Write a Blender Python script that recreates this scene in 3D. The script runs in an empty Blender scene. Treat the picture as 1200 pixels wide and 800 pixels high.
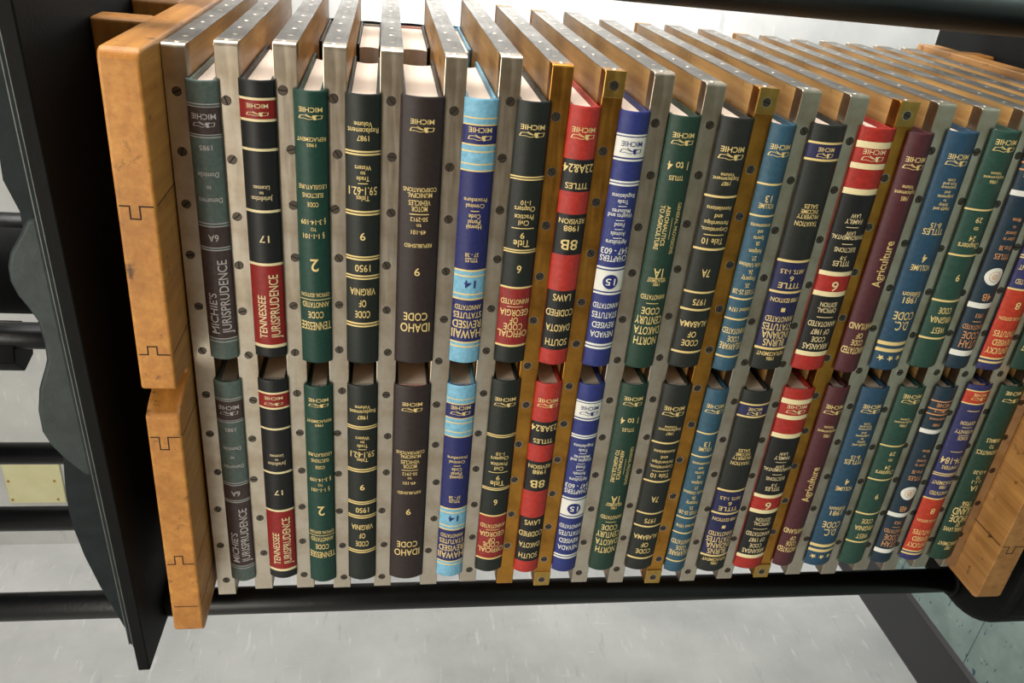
import bpy, bmesh, math, random
from mathutils import Vector, Matrix, Euler

random.seed(7)
SC = bpy.context.scene
COL = SC.collection
PI = math.pi
ZO = 1.165                       # height of the stack's datum above the floor

# ------------------------------------------------------------------ camera, world, lights, exposure
cam_data = bpy.data.cameras.new('camera')
cam_data.sensor_width = 36.0
cam_data.lens = 961.521 / 1200 * 36
cam_data.clip_start = 0.02
cam = bpy.data.objects.new('camera', cam_data)
COL.objects.link(cam)
ax_r = (0.09508664, -0.13186819, -0.98669616)
ax_u = (0.87874431, 0.47683252, 0.02095661)
ax_b = (0.46772531, -0.86904633, 0.16121883)
M = Matrix.Identity(4)
for i in range(3):
    M[i][0], M[i][1], M[i][2] = ax_r[i], ax_u[i], ax_b[i]
M[0][3], M[1][3], M[2][3] = 0.11162885, -0.6732305, 0.33440047 + ZO
cam.matrix_world = M
SC.camera = cam

SC.view_settings.view_transform = 'Standard'
SC.view_settings.look = 'None'
SC.view_settings.gamma = 1
SC.view_settings.use_curve_mapping = False
SC.view_settings.exposure = 0.0

world = bpy.data.worlds.new('room_light')
SC.world = world
world.use_nodes = True
world.node_tree.nodes['Background'].inputs[0].default_value = (0.92, 0.88, 0.80, 1)
world.node_tree.nodes['Background'].inputs[1].default_value = 0.30


def area(name, loc, target, sx, sy, power, color=(1, 1, 1)):
    l = bpy.data.lights.new(name, 'AREA')
    l.shape = 'RECTANGLE'
    l.size, l.size_y = sx, sy
    l.energy = power
    l.color = color
    o = bpy.data.objects.new(name, l)
    COL.objects.link(o)
    o.location = loc
    o.rotation_euler = (Vector(target) - Vector(loc)).to_track_quat('-Z', 'Y').to_euler()
    return o


area('window_daylight', (2.2, 0.35, 1.75), (-0.3, 0.45, 1.2), 1.5, 1.5, 80, (1.0, 0.98, 0.96))
area('ceiling_fluorescent', (0.3, -1.3, 3.0), (0.0, -0.3, 1.2), 2.4, 1.0, 38, (1.0, 0.94, 0.82))
area('ceiling_fluorescent_far', (-1.2, -2.2, 2.9), (-0.6, 0.2, 1.1), 2.0, 1.0, 30, (1.0, 0.94, 0.82))
wall_fill = area('added_back_wall_fill', (0.62, 0.52, 1.5), (0.42, 1.13, 1.0), 0.6, 0.6, 27, (1.0, 0.98, 0.96))  # added unseen fill light, put in to whiten the back wall
wall_fill.data.spread = math.radians(130)


# ------------------------------------------------------------------ materials
def lin(c):
    out = []
    for v in c:
        v = v / 255
        out.append(v / 12.92 if v <= 0.04045 else ((v + 0.055) / 1.055) ** 2.4)
    return (*out, 1)


class NT:
    def __init__(self, name):
        self.m = bpy.data.materials.new(name)
        self.m.use_nodes = True
        self.t = self.m.node_tree
        self.b = self.t.nodes['Principled BSDF']
        self.coord = self.t.nodes.new('ShaderNodeTexCoord')

    def n(self, kind, **kw):
        x = self.t.nodes.new(kind)
        for k, v in kw.items():
            if k.startswith('i_'):
                key = k[2:]
                x.inputs[int(key) if key.isdigit() else key].default_value = v
            else:
                setattr(x, k, v)
        return x

    def l(self, a, b):
        self.t.links.new(a, b)

    def mapped(self, scale=(1, 1, 1), rot=(0, 0, 0)):
        m = self.n('ShaderNodeMapping')
        m.inputs['Scale'].default_value = scale
        m.inputs['Rotation'].default_value = rot
        self.l(self.coord.outputs['Object'], m.inputs['Vector'])
        return m.outputs['Vector']

    def noise(self, vec, scale, detail=3, rough=0.55):
        x = self.n('ShaderNodeTexNoise')
        x.inputs['Scale'].default_value = scale
        x.inputs['Detail'].default_value = detail
        x.inputs['Roughness'].default_value = rough
        self.l(vec, x.inputs['Vector'])
        return x.outputs['Fac']

    def ramp(self, fac, stops):
        r = self.n('ShaderNodeValToRGB')
        e = r.color_ramp.elements
        while len(e) < len(stops):
            e.new(0.5)
        for el, (p, c) in zip(e, stops):
            el.position = p
            el.color = c
        self.l(fac, r.inputs['Fac'])
        return r.outputs['Color']

    def mix(self, fac, a, b, mode='MIX'):
        x = self.n('ShaderNodeMix', data_type='RGBA', blend_type=mode)
        for s, v in ((0, fac), (6, a), (7, b)):
            if hasattr(v, 'links'):
                self.l(v, x.inputs[s])
            else:
                x.inputs[s].default_value = v
        return x.outputs[2]

    def bump(self, h, strength=0.2, dist=0.001):
        b = self.n('ShaderNodeBump')
        b.inputs['Strength'].default_value = strength
        b.inputs['Distance'].default_value = dist
        self.l(h, b.inputs['Height'])
        self.l(b.outputs['Normal'], self.b.inputs['Normal'])

    def col(self, c):
        if hasattr(c, 'links'):
            self.l(c, self.b.inputs['Base Color'])
        else:
            self.b.inputs['Base Color'].default_value = c

    def set(self, rough=0.5, metal=0.0, spec=0.5):
        self.b.inputs['Roughness'].default_value = rough
        self.b.inputs['Metallic'].default_value = metal
        self.b.inputs['Specular IOR Level'].default_value = spec


W1, K1 = (1, 1, 1, 1), (0, 0, 0, 1)
MATS = {}


def cloth(name, c, rough=0.5, spec=0.35, var=0.18):
    k = NT(name)
    v = k.mapped()
    a = k.noise(v, 260, 3)
    d = tuple(x * (1 - var) for x in lin(c)[:3]) + (1,)
    u = tuple(min(1, x * (1 + var)) for x in lin(c)[:3]) + (1,)
    k.col(k.ramp(a, [(0.3, d), (0.7, u)]))
    k.set(rough, 0, spec)
    k.bump(k.noise(v, 900, 2), 0.25, 0.0004)
    MATS[name] = k.m
    return k.m


for nm, c in dict(greygreen=(100, 114, 108), umber=(82, 66, 64), black=(24, 25, 26), red=(138, 28, 24),
                  green=(22, 60, 50), blackgreen=(28, 33, 29), brown=(46, 35, 34), royal=(36, 40, 98),
                  sky=(120, 176, 204), redb=(138, 38, 36), scarlet=(172, 50, 42), royal2=(42, 52, 116),
                  green2=(32, 60, 48), black2=(34, 37, 34), steelblue=(48, 84, 104), navy=(34, 36, 76),
                  crimson=(160, 42, 34), maroon=(76, 36, 42), blue=(38, 70, 94), green3=(38, 70, 60),
                  tealnavy=(28, 48, 62), navy2=(48, 50, 96), orange=(180, 58, 38)).items():
    cloth(nm, c)
for nm, c in dict(gold=(226, 200, 134), silver=(214, 206, 204), cream=(232, 216, 170), white=(226, 226, 218),
                  paleg=(226, 206, 160), navyink=(34, 40, 110), copper=(206, 146, 96)).items():
    cloth(nm, c, 0.45, 0.4, 0.05)


def paper():
    k = NT('paper_edges')
    v = k.mapped((2, 2, 500))
    a = k.noise(v, 1.0, 2)
    k.col(k.ramp(a, [(0.3, lin((244, 224, 204))), (0.7, lin((250, 234, 216)))]))
    k.set(0.85, 0, 0.2)
    k.bump(a, 0.12, 0.0003)
    return k.m


def wood(name, light, dark, speck=0.5, axis='Y', rough=0.42):
    k = NT(name)
    sc = {'Y': (38, 2.2, 38), 'X': (2.2, 38, 38)}[axis]
    g = k.noise(k.mapped(sc), 3.0, 5, 0.65)
    base = k.ramp(g, [(0.25, lin(dark)), (0.5, lin(tuple((a + b) / 2 for a, b in zip(light, dark)))), (0.75, lin(light))])
    big = k.noise(k.mapped(), 9.0, 3)
    base = k.mix(k.ramp(big, [(0.35, (0.35, 0.35, 0.35, 1)), (0.6, K1)]), base, lin(tuple(x * 0.72 for x in dark)))
    s = k.noise(k.mapped((1, 1, 1)), 58.0, 4, 0.65)
    sp = k.ramp(s, [(0.60, K1), (0.70, (speck, speck, speck, 1))])
    base = k.mix(sp, base, lin((58, 38, 22)))
    k.col(base)
    k.set(rough, 0, 0.4)
    k.bump(g, 0.15, 0.0008)
    return k.m


def metal(name, c, r0, r1, stain=None, smax=0.5):
    k = NT(name)
    a = k.noise(k.mapped((5, 5, 60)), 4.0, 2)
    r = k.n('ShaderNodeMapRange')
    k.l(a, r.inputs['Value'])
    r.inputs['From Min'].default_value, r.inputs['From Max'].default_value = 0.3, 0.7
    r.inputs['To Min'].default_value, r.inputs['To Max'].default_value = r0, r1
    k.l(r.outputs['Result'], k.b.inputs['Roughness'])
    if stain:
        b = k.noise(k.mapped(), 22.0, 4, 0.65)
        k.col(k.mix(k.ramp(b, [(0.42, K1), (0.66, (smax, smax, smax, 1))]), lin(c), lin(stain)))
    else:
        k.col(lin(c))
    k.b.inputs['Metallic'].default_value = 1.0
    return k.m


def iron(name, c, rough=0.45, spec=0.5):
    k = NT(name)
    v = k.mapped()
    a = k.noise(v, 60, 4)
    d = tuple(x * 0.75 for x in lin(c)[:3]) + (1,)
    u = tuple(x * 1.3 for x in lin(c)[:3]) + (1,)
    k.col(k.ramp(a, [(0.3, d), (0.7, u)]))
    k.set(rough, 0, spec)
    k.bump(k.noise(v, 240, 3), 0.3, 0.0008)
    return k.m


MATS['paper'] = paper()
MATS['board_wood'] = wood('board_wood', (226, 186, 122), (168, 122, 68), 0.45)
MATS['amber_wood'] = wood('amber_wood', (210, 148, 70), (166, 106, 44), 0.8)
MATS['stained_wood'] = wood('stained_wood', (184, 136, 76), (136, 92, 46), 0.9)
MATS['end_grain'] = wood('amber_end_grain', (200, 142, 70), (158, 100, 44), 0.5, 'X')
MATS['steel'] = metal('steel_edging', (214, 203, 186), 0.28, 0.38, (172, 150, 120), 0.6)
MATS['steel_side'] = metal('darker_steel_side', (150, 146, 140), 0.36, 0.5, (92, 88, 82), 0.7)  # colour darkened to mute the window's reflection on the side strips; stained too
MATS['brass'] = metal('brass_edging', (206, 148, 66), 0.28, 0.42, (128, 82, 34), 0.6)
MATS['brass_pale'] = metal('pale_brass', (206, 168, 92), 0.3, 0.42, (140, 104, 50), 0.5)
MATS['screw_steel'] = metal('screw_steel', (104, 94, 82), 0.3, 0.45)
MATS['screw_rim'] = metal('screw_rim', (214, 206, 196), 0.2, 0.3)
k = NT('screw_recess'); k.col(lin((24, 22, 20))); k.set(0.7); MATS['recess'] = k.m
k = NT('joint_line'); k.col(lin((40, 22, 12))); k.set(0.9); MATS['joint'] = k.m
MATS['iron'] = iron('black_painted_iron', (6, 7, 7), 0.62, 0.14)
MATS['iron_slate'] = iron('slate_painted_iron', (24, 31, 33), 0.6, 0.16)
MATS['iron_lobe'] = iron('lighter_slate_iron', (42, 50, 50), 0.5, 0.3)  # lighter slate that sets the lobed rib off from the gusset
MATS['iron_worn'] = iron('worn_iron_edge', (84, 88, 82), 0.45)
MATS['column_black'] = iron('black_enamel_column', (9, 10, 12), 0.36, 0.4)


def headband(name, c1, c2):
    k = NT(name)
    w = k.n('ShaderNodeTexWave')
    w.bands_direction = 'Z'
    w.inputs['Scale'].default_value = 330
    k.l(k.coord.outputs['Object'], w.inputs['Vector'])
    k.col(k.ramp(w.outputs['Fac'], [(0.45, lin(c1)), (0.55, lin(c2))]))
    k.set(0.8)
    return k.m


MATS['band_black'] = headband('headband_black_white', (30, 30, 30), (225, 215, 200))
MATS['band_red'] = headband('headband_red_white', (190, 50, 40), (235, 220, 205))
MATS['band_blue'] = headband('headband_blue_white', (70, 120, 170), (235, 225, 215))

k = NT('veined_wall_panel')
v = k.mapped()
cloud = k.noise(v, 3.5, 5, 0.6)
base = k.ramp(cloud, [(0.3, lin((166, 167, 166))), (0.7, lin((196, 196, 194)))])
s1 = k.noise(k.mapped((12, 12, 62), (0.75, 0.75, 0)), 1.0, 3, 0.6)
s2 = k.noise(k.mapped((56, 56, 11), (0.35, 0.35, 0)), 1.0, 3, 0.6)
s3 = k.noise(k.mapped((9, 9, 40), (-0.5, -0.5, 0)), 1.0, 3, 0.6)
for s_, lo, c in ((s1, 0.62, (212, 212, 210)), (s2, 0.66, (210, 210, 208)), (s3, 0.62, (158, 160, 164))):
    base = k.mix(k.ramp(s_, [(lo, K1), (lo + 0.12, (0.6, 0.6, 0.6, 1))]), base, lin(c))
k.col(base)
k.set(0.5, 0, 0.3)
MATS['wall'] = k.m

k = NT('flecked_vinyl_tile')
v = k.mapped()
base = k.ramp(k.noise(v, 14, 4), [(0.3, lin((120, 140, 136))), (0.7, lin((142, 160, 156)))])
f1 = k.noise(k.mapped((30, 75, 1), (0, 0, 0.5)), 1.0, 2, 0.5)
base = k.mix(k.ramp(f1, [(0.66, K1), (0.70, W1)]), base, lin((58, 84, 96)))
f2 = k.noise(k.mapped((90, 16, 1), (0, 0, -0.4)), 1.0, 2, 0.5)
base = k.mix(k.ramp(f2, [(0.69, K1), (0.73, (0.7, 0.7, 0.7, 1))]), base, lin((196, 206, 200)))
br = k.n('ShaderNodeTexBrick', offset=0.0, squash=1.0)
br.inputs['Color1'].default_value = br.inputs['Color2'].default_value = W1
br.inputs['Mortar'].default_value = K1
br.inputs['Scale'].default_value = 1.0
br.inputs['Mortar Size'].default_value = 0.0012
br.inputs['Brick Width'].default_value = br.inputs['Row Height'].default_value = 0.305
k.l(k.mapped(), br.inputs['Vector'])
k.col(k.mix(br.outputs['Color'], lin((60, 70, 70)), base))
k.set(0.32, 0, 0.45)
MATS['floor'] = k.m
k = NT('tan_wall'); k.col(lin((98, 78, 56))); k.set(0.7); MATS['tan_wall'] = k.m
k = NT('cove_base'); k.col(lin((58, 55, 57))); k.set(0.38, 0, 0.45); MATS['cove'] = k.m
k = NT('cream_cover'); k.col(k.ramp(k.noise(k.mapped(), 20, 2), [(0.3, lin((196, 190, 146))), (0.7, lin((206, 200, 158)))])); k.set(0.45); MATS['cream_cover'] = k.m


# ------------------------------------------------------------------ builders
def add_box(bm, x0, x1, y0, y1, z0, z1, mi=0):
    vs = [bm.verts.new((x, y, z)) for x in (x0, x1) for y in (y0, y1) for z in (z0, z1)]
    for q in ((0, 1, 3, 2), (4, 6, 7, 5), (0, 4, 5, 1), (2, 3, 7, 6), (0, 2, 6, 4), (1, 5, 7, 3)):
        f = bm.faces.new([vs[i] for i in q])
        f.material_index = mi


def add_prism(bm, pts, a, b, plane='XZ', mi=0):
    """polygon in a plane, extruded along the remaining axis from a to b"""
    def P(p, t):
        return {'XZ': (p[0], t, p[1]), 'XY': (p[0], p[1], t), 'YZ': (t, p[0], p[1])}[plane]
    lo = [bm.verts.new(P(p, a)) for p in pts]
    hi = [bm.verts.new(P(p, b)) for p in pts]
    n = len(pts)
    fs = [bm.faces.new(lo), bm.faces.new(hi[::-1])]
    for i in range(n):
        fs.append(bm.faces.new([lo[i], hi[i], hi[(i + 1) % n], lo[(i + 1) % n]]))
    for f in fs:
        f.material_index = mi


def add_cyl(bm, c, r, z0, z1, n=40, mi=0, r2=None):
    r2 = r if r2 is None else r2
    lo = [bm.verts.new((c[0] + r * math.cos(2 * PI * i / n), c[1] + r * math.sin(2 * PI * i / n), z0)) for i in range(n)]
    hi = [bm.verts.new((c[0] + r2 * math.cos(2 * PI * i / n), c[1] + r2 * math.sin(2 * PI * i / n), z1)) for i in range(n)]
    f = bm.faces.new(lo[::-1]); f.material_index = mi
    f = bm.faces.new(hi); f.material_index = mi
    for i in range(n):
        f = bm.faces.new([lo[i], lo[(i + 1) % n], hi[(i + 1) % n], hi[i]])
        f.smooth = True
        f.material_index = mi


def link_mesh(name, bm, mats, parent=None, loc=(0, 0, 0), bevel=0.0, seg=2, smooth=False):
    bmesh.ops.recalc_face_normals(bm, faces=bm.faces)
    me = bpy.data.meshes.new(name)
    bm.to_mesh(me)
    bm.free()
    for m in (mats if isinstance(mats, (list, tuple)) else [mats]):
        me.materials.append(MATS[m] if isinstance(m, str) else m)
    o = bpy.data.objects.new(name, me)
    COL.objects.link(o)
    o.location = loc
    if parent:
        o.parent = parent
    if smooth:
        for p in me.polygons:
            p.use_smooth = True
    if bevel:
        b = o.modifiers.new('bevel', 'BEVEL')
        b.width, b.segments, b.limit_method, b.angle_limit = bevel, seg, 'ANGLE', math.radians(35)
    return o


def tag(o, label, cat, group=None, kind=None):
    if label: o['label'] = label
    if cat: o['category'] = cat
    if group: o['group'] = group
    if kind: o['kind'] = kind
    return o


def thing(name, loc, label, cat, group=None):
    o = bpy.data.objects.new(name, None)
    o.empty_display_size = 0.02
    COL.objects.link(o)
    o.location = loc
    return tag(o, label, cat, group)


def copy_tree(src, children, parent=None):
    c = src.copy()
    COL.objects.link(c)
    if parent: c.parent = parent
    for ch in children.get(src.name, []):
        copy_tree(ch, children, c)
    return c


# ------------------------------------------------------------------ the setting
XW, YW, FRONT, RIGHT, TOPZ = -1.5, 1.13, -3.2, 2.6, 2.8
bm = bmesh.new(); add_box(bm, XW - 0.1, RIGHT, FRONT, YW + 0.1, -0.05, 0)
tag(link_mesh('floor', bm, 'floor'), None, None, kind='structure')
bm = bmesh.new(); add_box(bm, XW - 0.1, XW, FRONT, YW, 0, TOPZ)
tag(link_mesh('wall_left', bm, 'wall'), None, None, kind='structure')
bm = bmesh.new(); add_box(bm, XW - 0.1, RIGHT, YW, YW + 0.1, 0, TOPZ)
tag(link_mesh('wall_back', bm, 'wall'), None, None, kind='structure')
bm = bmesh.new(); add_prism(bm, [(XW, 0.0), (XW + 0.012, 0.0), (XW + 0.005, 0.012), (XW + 0.004, 0.15), (XW, 0.152)], FRONT, YW, 'XZ')
tag(link_mesh('baseboard_left', bm, 'cove'), None, None, kind='structure')
bm = bmesh.new(); add_prism(bm, [(YW, 0.0), (YW - 0.012, 0.0), (YW - 0.005, 0.012), (YW - 0.004, 0.11), (YW, 0.112)], XW, RIGHT, 'YZ')
tag(link_mesh('baseboard_back', bm, 'cove'), None, None, kind='structure')

bm = bmesh.new(); add_box(bm, XW - 0.1, RIGHT, FRONT - 0.1, FRONT, 0, TOPZ)
tag(link_mesh('wall_front', bm, 'tan_wall'), None, None, kind='structure')

# blank cream cover plate screwed to the back wall
cp = thing('cover_plate', (-1.283, YW, 1.12 + ZO), 'blank cream cover plate screwed to the pale wall behind the press', 'wall plate')
bm = bmesh.new(); add_box(bm, -0.074, 0.074, -0.007, 0.0, 0, 0.135)
link_mesh('plate', bm, 'cream_cover', cp, bevel=0.003)
bm = bmesh.new()
for x in (0,):
    add_prism(bm, [(0.0032 * math.cos(2 * PI * i / 12), 0.0032 * math.sin(2 * PI * i / 12)) for i in range(12)], -0.0085, -0.0065, 'XZ')
s0 = link_mesh('screw', bm, 'brass_pale', cp, (0.058, 0, 0.021))
for p in ((-0.002, 0, 0.018), (-0.002, 0, 0.126), (-0.061, 0, 0.018), (-0.061, 0, 0.126), (0.058, 0, 0.126)):
    c = s0.copy(); COL.objects.link(c); c.location = p

# ------------------------------------------------------------------ the standing press
PRESS = thing('standing_press', (-0.285, 0.2, 0), 'black iron standing press with round columns clamping the stack of books', 'press')
PO = Vector((0.285, -0.2, ZO))      # puts stack coordinates into the press's own frame


def press_part(name, bm, mat, bevel=0.0, parent=None, seg=2, smooth=False):
    o = link_mesh(name, bm, mat, parent or PRESS, (0, 0, 0) if parent else PO, bevel, seg, smooth)
    return o


BASE_TOP = -0.4375
def rounded_rect(x0, x1, y0, y1, r, n=10):
    pts = []
    for cx, cy, a0 in ((x1 - r, y1 - r, 0), (x0 + r, y1 - r, 90), (x0 + r, y0 + r, 180), (x1 - r, y0 + r, 270)):
        for i in range(n + 1):
            a = math.radians(a0 + 90 * i / n)
            pts.append((cx + r * math.cos(a), cy + r * math.sin(a)))
    return pts
bm = bmesh.new()
add_prism(bm, rounded_rect(-0.665, 0.095, -0.035, 0.47, 0.085), BASE_TOP - 0.14, BASE_TOP, 'XY')
base = press_part('base', bm, 'iron', 0.012, seg=4)
bm = bmesh.new()
for cx in (-0.52, -0.05):
    for cy in (0.1, 0.34):
        add_box(bm, cx - 0.05, cx + 0.05, cy - 0.05, cy + 0.05, -ZO + 0.03, BASE_TOP - 0.13)
        add_box(bm, cx - 0.08, cx + 0.08, cy - 0.08, cy + 0.08, -ZO, -ZO + 0.03)
press_part('pedestal', bm, 'iron', 0.006)
CR, CTOP = 0.0157, 1.10
col0 = None
for cx in (-0.635, 0.064):
    for cy in (0.06, 0.21, 0.35):
        if col0 is None:
            bm = bmesh.new(); add_cyl(bm, (0, 0), CR, 0, CTOP - BASE_TOP, 48)
            col0 = link_mesh('column', bm, 'column_black', PRESS)
            o = col0
        else:
            o = col0.copy(); COL.objects.link(o)
        o.location = PO + Vector((cx, cy, BASE_TOP))
        if cx == -0.635 and cy == 0.06:
            bm = bmesh.new(); add_cyl(bm, (0, 0), 0.021, 0, 0.005, 40)
            nut0 = link_mesh('collar', bm, 'iron', PRESS, bevel=0.002)
            n_ = nut0
        else:
            n_ = nut0.copy(); COL.objects.link(n_)
        n_.location = PO + Vector((cx, cy, BASE_TOP))
bm = bmesh.new()
add_prism(bm, rounded_rect(-0.69, 0.12, 0.0, 0.47, 0.06), CTOP, CTOP + 0.12, 'XY')
press_part('crosshead', bm, 'iron', 0.01)

# platen: flange, raised rim, lobed ribs; hangs a little out of level on its spindle
platen = bpy.data.objects.new('platen', None)
COL.objects.link(platen)
platen.parent = PRESS
SL = 0.0297
TH = math.atan(SL)
platen.location = PO + Vector((0, 0, 0.5735))
platen.rotation_euler = (0, -TH, 0)
def pl(p):                       # stack (x, z) -> platen frame (x, z)
    dx, dz = p[0], p[1] - 0.5735
    return (dx * math.cos(TH) + dz * math.sin(TH), -dx * math.sin(TH) + dz * math.cos(TH))
bm = bmesh.new()
add_prism(bm, [(-0.606, -0.06), (0.043, -0.06), (0.043, 0.0), (0.043, 0.42), (-0.606, 0.42), (-0.612, 0.1), (-0.612, 0.02)], 0, 0.0115, 'XY')
link_mesh('flange', bm, 'iron', platen, bevel=0.0012)
bm = bmesh.new()
add_prism(bm, [(-0.0585, 0.0115), (-0.0552, 0.0165), (0.415, 0.0165), (0.418, 0.0115)], -0.572, 0.036, 'YZ')
link_mesh('rim', bm, 'iron_slate', platen, bevel=0.0008)
bm = bmesh.new()
add_box(bm, -0.573, 0.037, -0.0589, -0.0580, 0.0113, 0.0121)
add_box(bm, -0.573, 0.037, -0.0558, -0.0549, 0.0159, 0.0167)
link_mesh('worn_edge', bm, 'iron_worn', platen)
low = [(-0.2487, 0.5998), (-0.257, 0.6025), (-0.2649, 0.6056), (-0.2773, 0.6102), (-0.2984, 0.6142), (-0.32, 0.6144), (-0.3333, 0.6097), (-0.3468, 0.6015), (-0.366, 0.5860)]
hi = [(-0.128, 0.594), (-0.146, 0.6045), (-0.156, 0.6110), (-0.168, 0.6145), (-0.180, 0.6150), (-0.192, 0.6115), (-0.203, 0.6055), (-0.2135, 0.6010), (-0.2329, 0.5992)]
lobes = [pl(p) for p in hi + low]
bm = bmesh.new()
add_prism(bm, [(lobes[0][0], 0.0160)] + lobes + [(lobes[-1][0], 0.0160)], -0.053, -0.030, 'XZ')
link_mesh('lobed_rib', bm, 'iron_lobe', platen, bevel=0.006, seg=4)
back = [(-0.0, 0.60), (-0.05, 0.606), (-0.101, 0.6081), (-0.1248, 0.6008), (-0.152, 0.6010), (-0.1731, 0.600), (-0.2008, 0.6003), (-0.2329, 0.5992), (-0.2487, 0.599), (-0.30, 0.60), (-0.335, 0.6030), (-0.356, 0.6049), (-0.3842, 0.6077), (-0.4084, 0.6085), (-0.4335, 0.6071), (-0.4647, 0.6027), (-0.5029, 0.5943), (-0.5315, 0.5863), (-0.5672, 0.5764)]
bk = [pl(p) for p in back]
bm = bmesh.new()
add_prism(bm, [(bk[0][0], 0.0160)] + bk + [(bk[-1][0], 0.0160)], -0.046, -0.012, 'XZ')
link_mesh('gusset', bm, 'iron_slate', platen, bevel=0.001)
bm = bmesh.new(); add_cyl(bm, (-0.285, 0.2), 0.085, 0.016, 0.075, 48, r2=0.06)
link_mesh('boss', bm, 'iron', platen, bevel=0.006)
bm = bmesh.new(); add_box(bm, -0.600, -0.578, 0.004, 0.40, -0.012, 0.0005)
link_mesh('stop_bar', bm, 'iron', platen, bevel=0.003)

bm = bmesh.new(); add_cyl(bm, (-0.285, 0.2), 0.046, 0.62, CTOP, 48)
for i in range(14):
    z = 0.88 + i * 0.0145
    add_cyl(bm, (-0.285, 0.2), 0.046, z, z + 0.004, 48, r2=0.050)
    add_cyl(bm, (-0.285, 0.2), 0.050, z + 0.004, z + 0.008, 48, r2=0.046)
press_part('screw_spindle', bm, 'iron')
bm = bmesh.new(); add_cyl(bm, (0, 0), 0.0185, 0.585, CTOP, 40)
g1 = link_mesh('guide_rod', bm, 'column_black', PRESS, PO + Vector((-0.470, 0.395, 0)))
g2 = g1.copy(); COL.objects.link(g2); g2.location = PO + Vector((-0.312, 0.395, 0))
bm = bmesh.new(); add_cyl(bm, (0, 0), 0.036, 0.0, 0.05, 6)
nut = link_mesh('hex_nut', bm, 'iron', PRESS, PO + Vector((-0.492, 0.405, 0.82)), bevel=0.002)
nut.rotation_euler = (0, 0, 0.3)

# ------------------------------------------------------------------ the thick wooden boards above and below the stack
def plank_joint(xc, z0, zt, d, up):
    """thin tongue-and-groove line across the front face, as a ribbon polygon in XZ"""
    w = 0.00055
    t0, t1 = z0 + zt * 0.40, z0 + zt * 0.72
    s = d
    pts = [(xc, z0 - 0.001), (xc, t0), (xc + s, t0), (xc + s, t1), (xc, t1), (xc, z0 + zt + 0.001)]
    a = [(p[0] - w, p[1]) for p in pts]
    # offset ribbon by hand (axis-aligned polyline)
    sg = 1 if s > 0 else -1
    left = [(xc - w, z0 - 0.001), (xc - w, t0 + sg * w), (xc + s - w, t0 + sg * w), (xc + s - w, t1 - sg * w), (xc - w, t1 - sg * w), (xc - w, z0 + zt + 0.001)]
    right = [(xc + w, z0 - 0.001), (xc + w, t0 - sg * w), (xc + s + w, t0 - sg * w), (xc + s + w, t1 + sg * w), (xc + w, t1 + sg * w), (xc + w, z0 + zt + 0.001)]
    return left + right[::-1]


def big_board(name, x0, x1, y0, y1, z0, z1, joints, notch, label, batten_up, mat):
    t = thing(name, ((x0 + x1) / 2, (y0 + y1) / 2, z0 + ZO), label, 'pressing board', 'thick wooden boards closing the stack')
    off = Vector((-(x0 + x1) / 2, -(y0 + y1) / 2, -z0))
    r = 0.007
    bm = bmesh.new()
    if notch:
        n = notch
        plan = [(x1 - r, y0), (n[0], y0), (n[0] - 0.001, y0 + 0.036), (n[0] - 0.004, y0 + 0.045), (n[0] - 0.009, y0 + 0.045), (n[1] + 0.013, y0 + 0.030), (n[1] + 0.006, y0 + 0.012), (n[1], y0)]
    else:
        plan = [(x1 - r, y0)]
    plan += [(x0 + r, y0), (x0 + r * 0.3, y0 + r * 0.3), (x0, y0 + r), (x0, y1), (x1, y1), (x1, y0 + r), (x1 - r * 0.3, y0 + r * 0.3)]
    add_prism(bm, plan, z0, z1, 'XY')
    o = link_mesh('board', bm, mat, t, off, bevel=0.0034 if batten_up else 0.0012, seg=3)
    bm = bmesh.new()
    for (xc, d) in joints:
        if d:
            add_prism(bm, plank_joint(xc, z0 + 0.003, (z1 - z0) - 0.006, d, True), y0 - 0.0001, y0 + 0.02, 'XZ')
        else:
            add_box(bm, xc - 0.0004, xc + 0.0004, y0 - 0.0001, y0 + 0.02, z0 + 0.003, z1 - 0.003)
        if not batten_up and xc > -0.4: continue
        zf = z0 - 0.0001 if batten_up else z1 + 0.0002
        za = z0 + 0.004 if batten_up else z1 - 0.004
        add_box(bm, xc - 0.0005, xc + 0.0005, y0 + 0.003, y1 - 0.003, min(zf, za), max(zf, za))
    link_mesh('joint_line', bm, 'joint', t, off)
    b0 = None
    for yb in (0.08, 0.205, 0.33):
        if b0 is None:
            bm = bmesh.new()
            xa, xb = x0 + 0.03, x1 - 0.001
            if batten_up:      # planed to the slope of the platen
                add_prism(bm, [(xa, z1), (xb, z1), (xb, 0.5731 + SL * xb), (xa, 0.5731 + SL * xa)], 0, 0.034, 'XZ')
            else:
                add_box(bm, xa, xb, 0, 0.034, z0 - 0.0355, z0)
            b0 = link_mesh('batten', bm, 'end_grain', t, bevel=0.003, seg=3)
            b = b0
        else:
            b = b0.copy(); COL.objects.link(b)
        b.location = off + Vector((0, yb, 0))
    return t


big_board('wooden_press_board', -0.5592, 0.0, -0.056, 0.40, 0.5002, 0.5287,
          [(-0.113, -0.010), (-0.240, 0.0075), (-0.322, -0.013), (-0.468, 0.010), (-0.523, 0)], (-0.2735, -0.3000),
          'thick amber wooden board with a hand notch beside the black iron platen', True, 'amber_wood')
big_board('wooden_press_board', -0.5600, 0.0, -0.0465, 0.40, -0.4018, -0.3712,
          [(-0.478, -0.010), (-0.30, 0.010), (-0.12, 0.010)], None,
          'thick stained wooden board at the right end, below the last green book', False, 'stained_wood')

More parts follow.
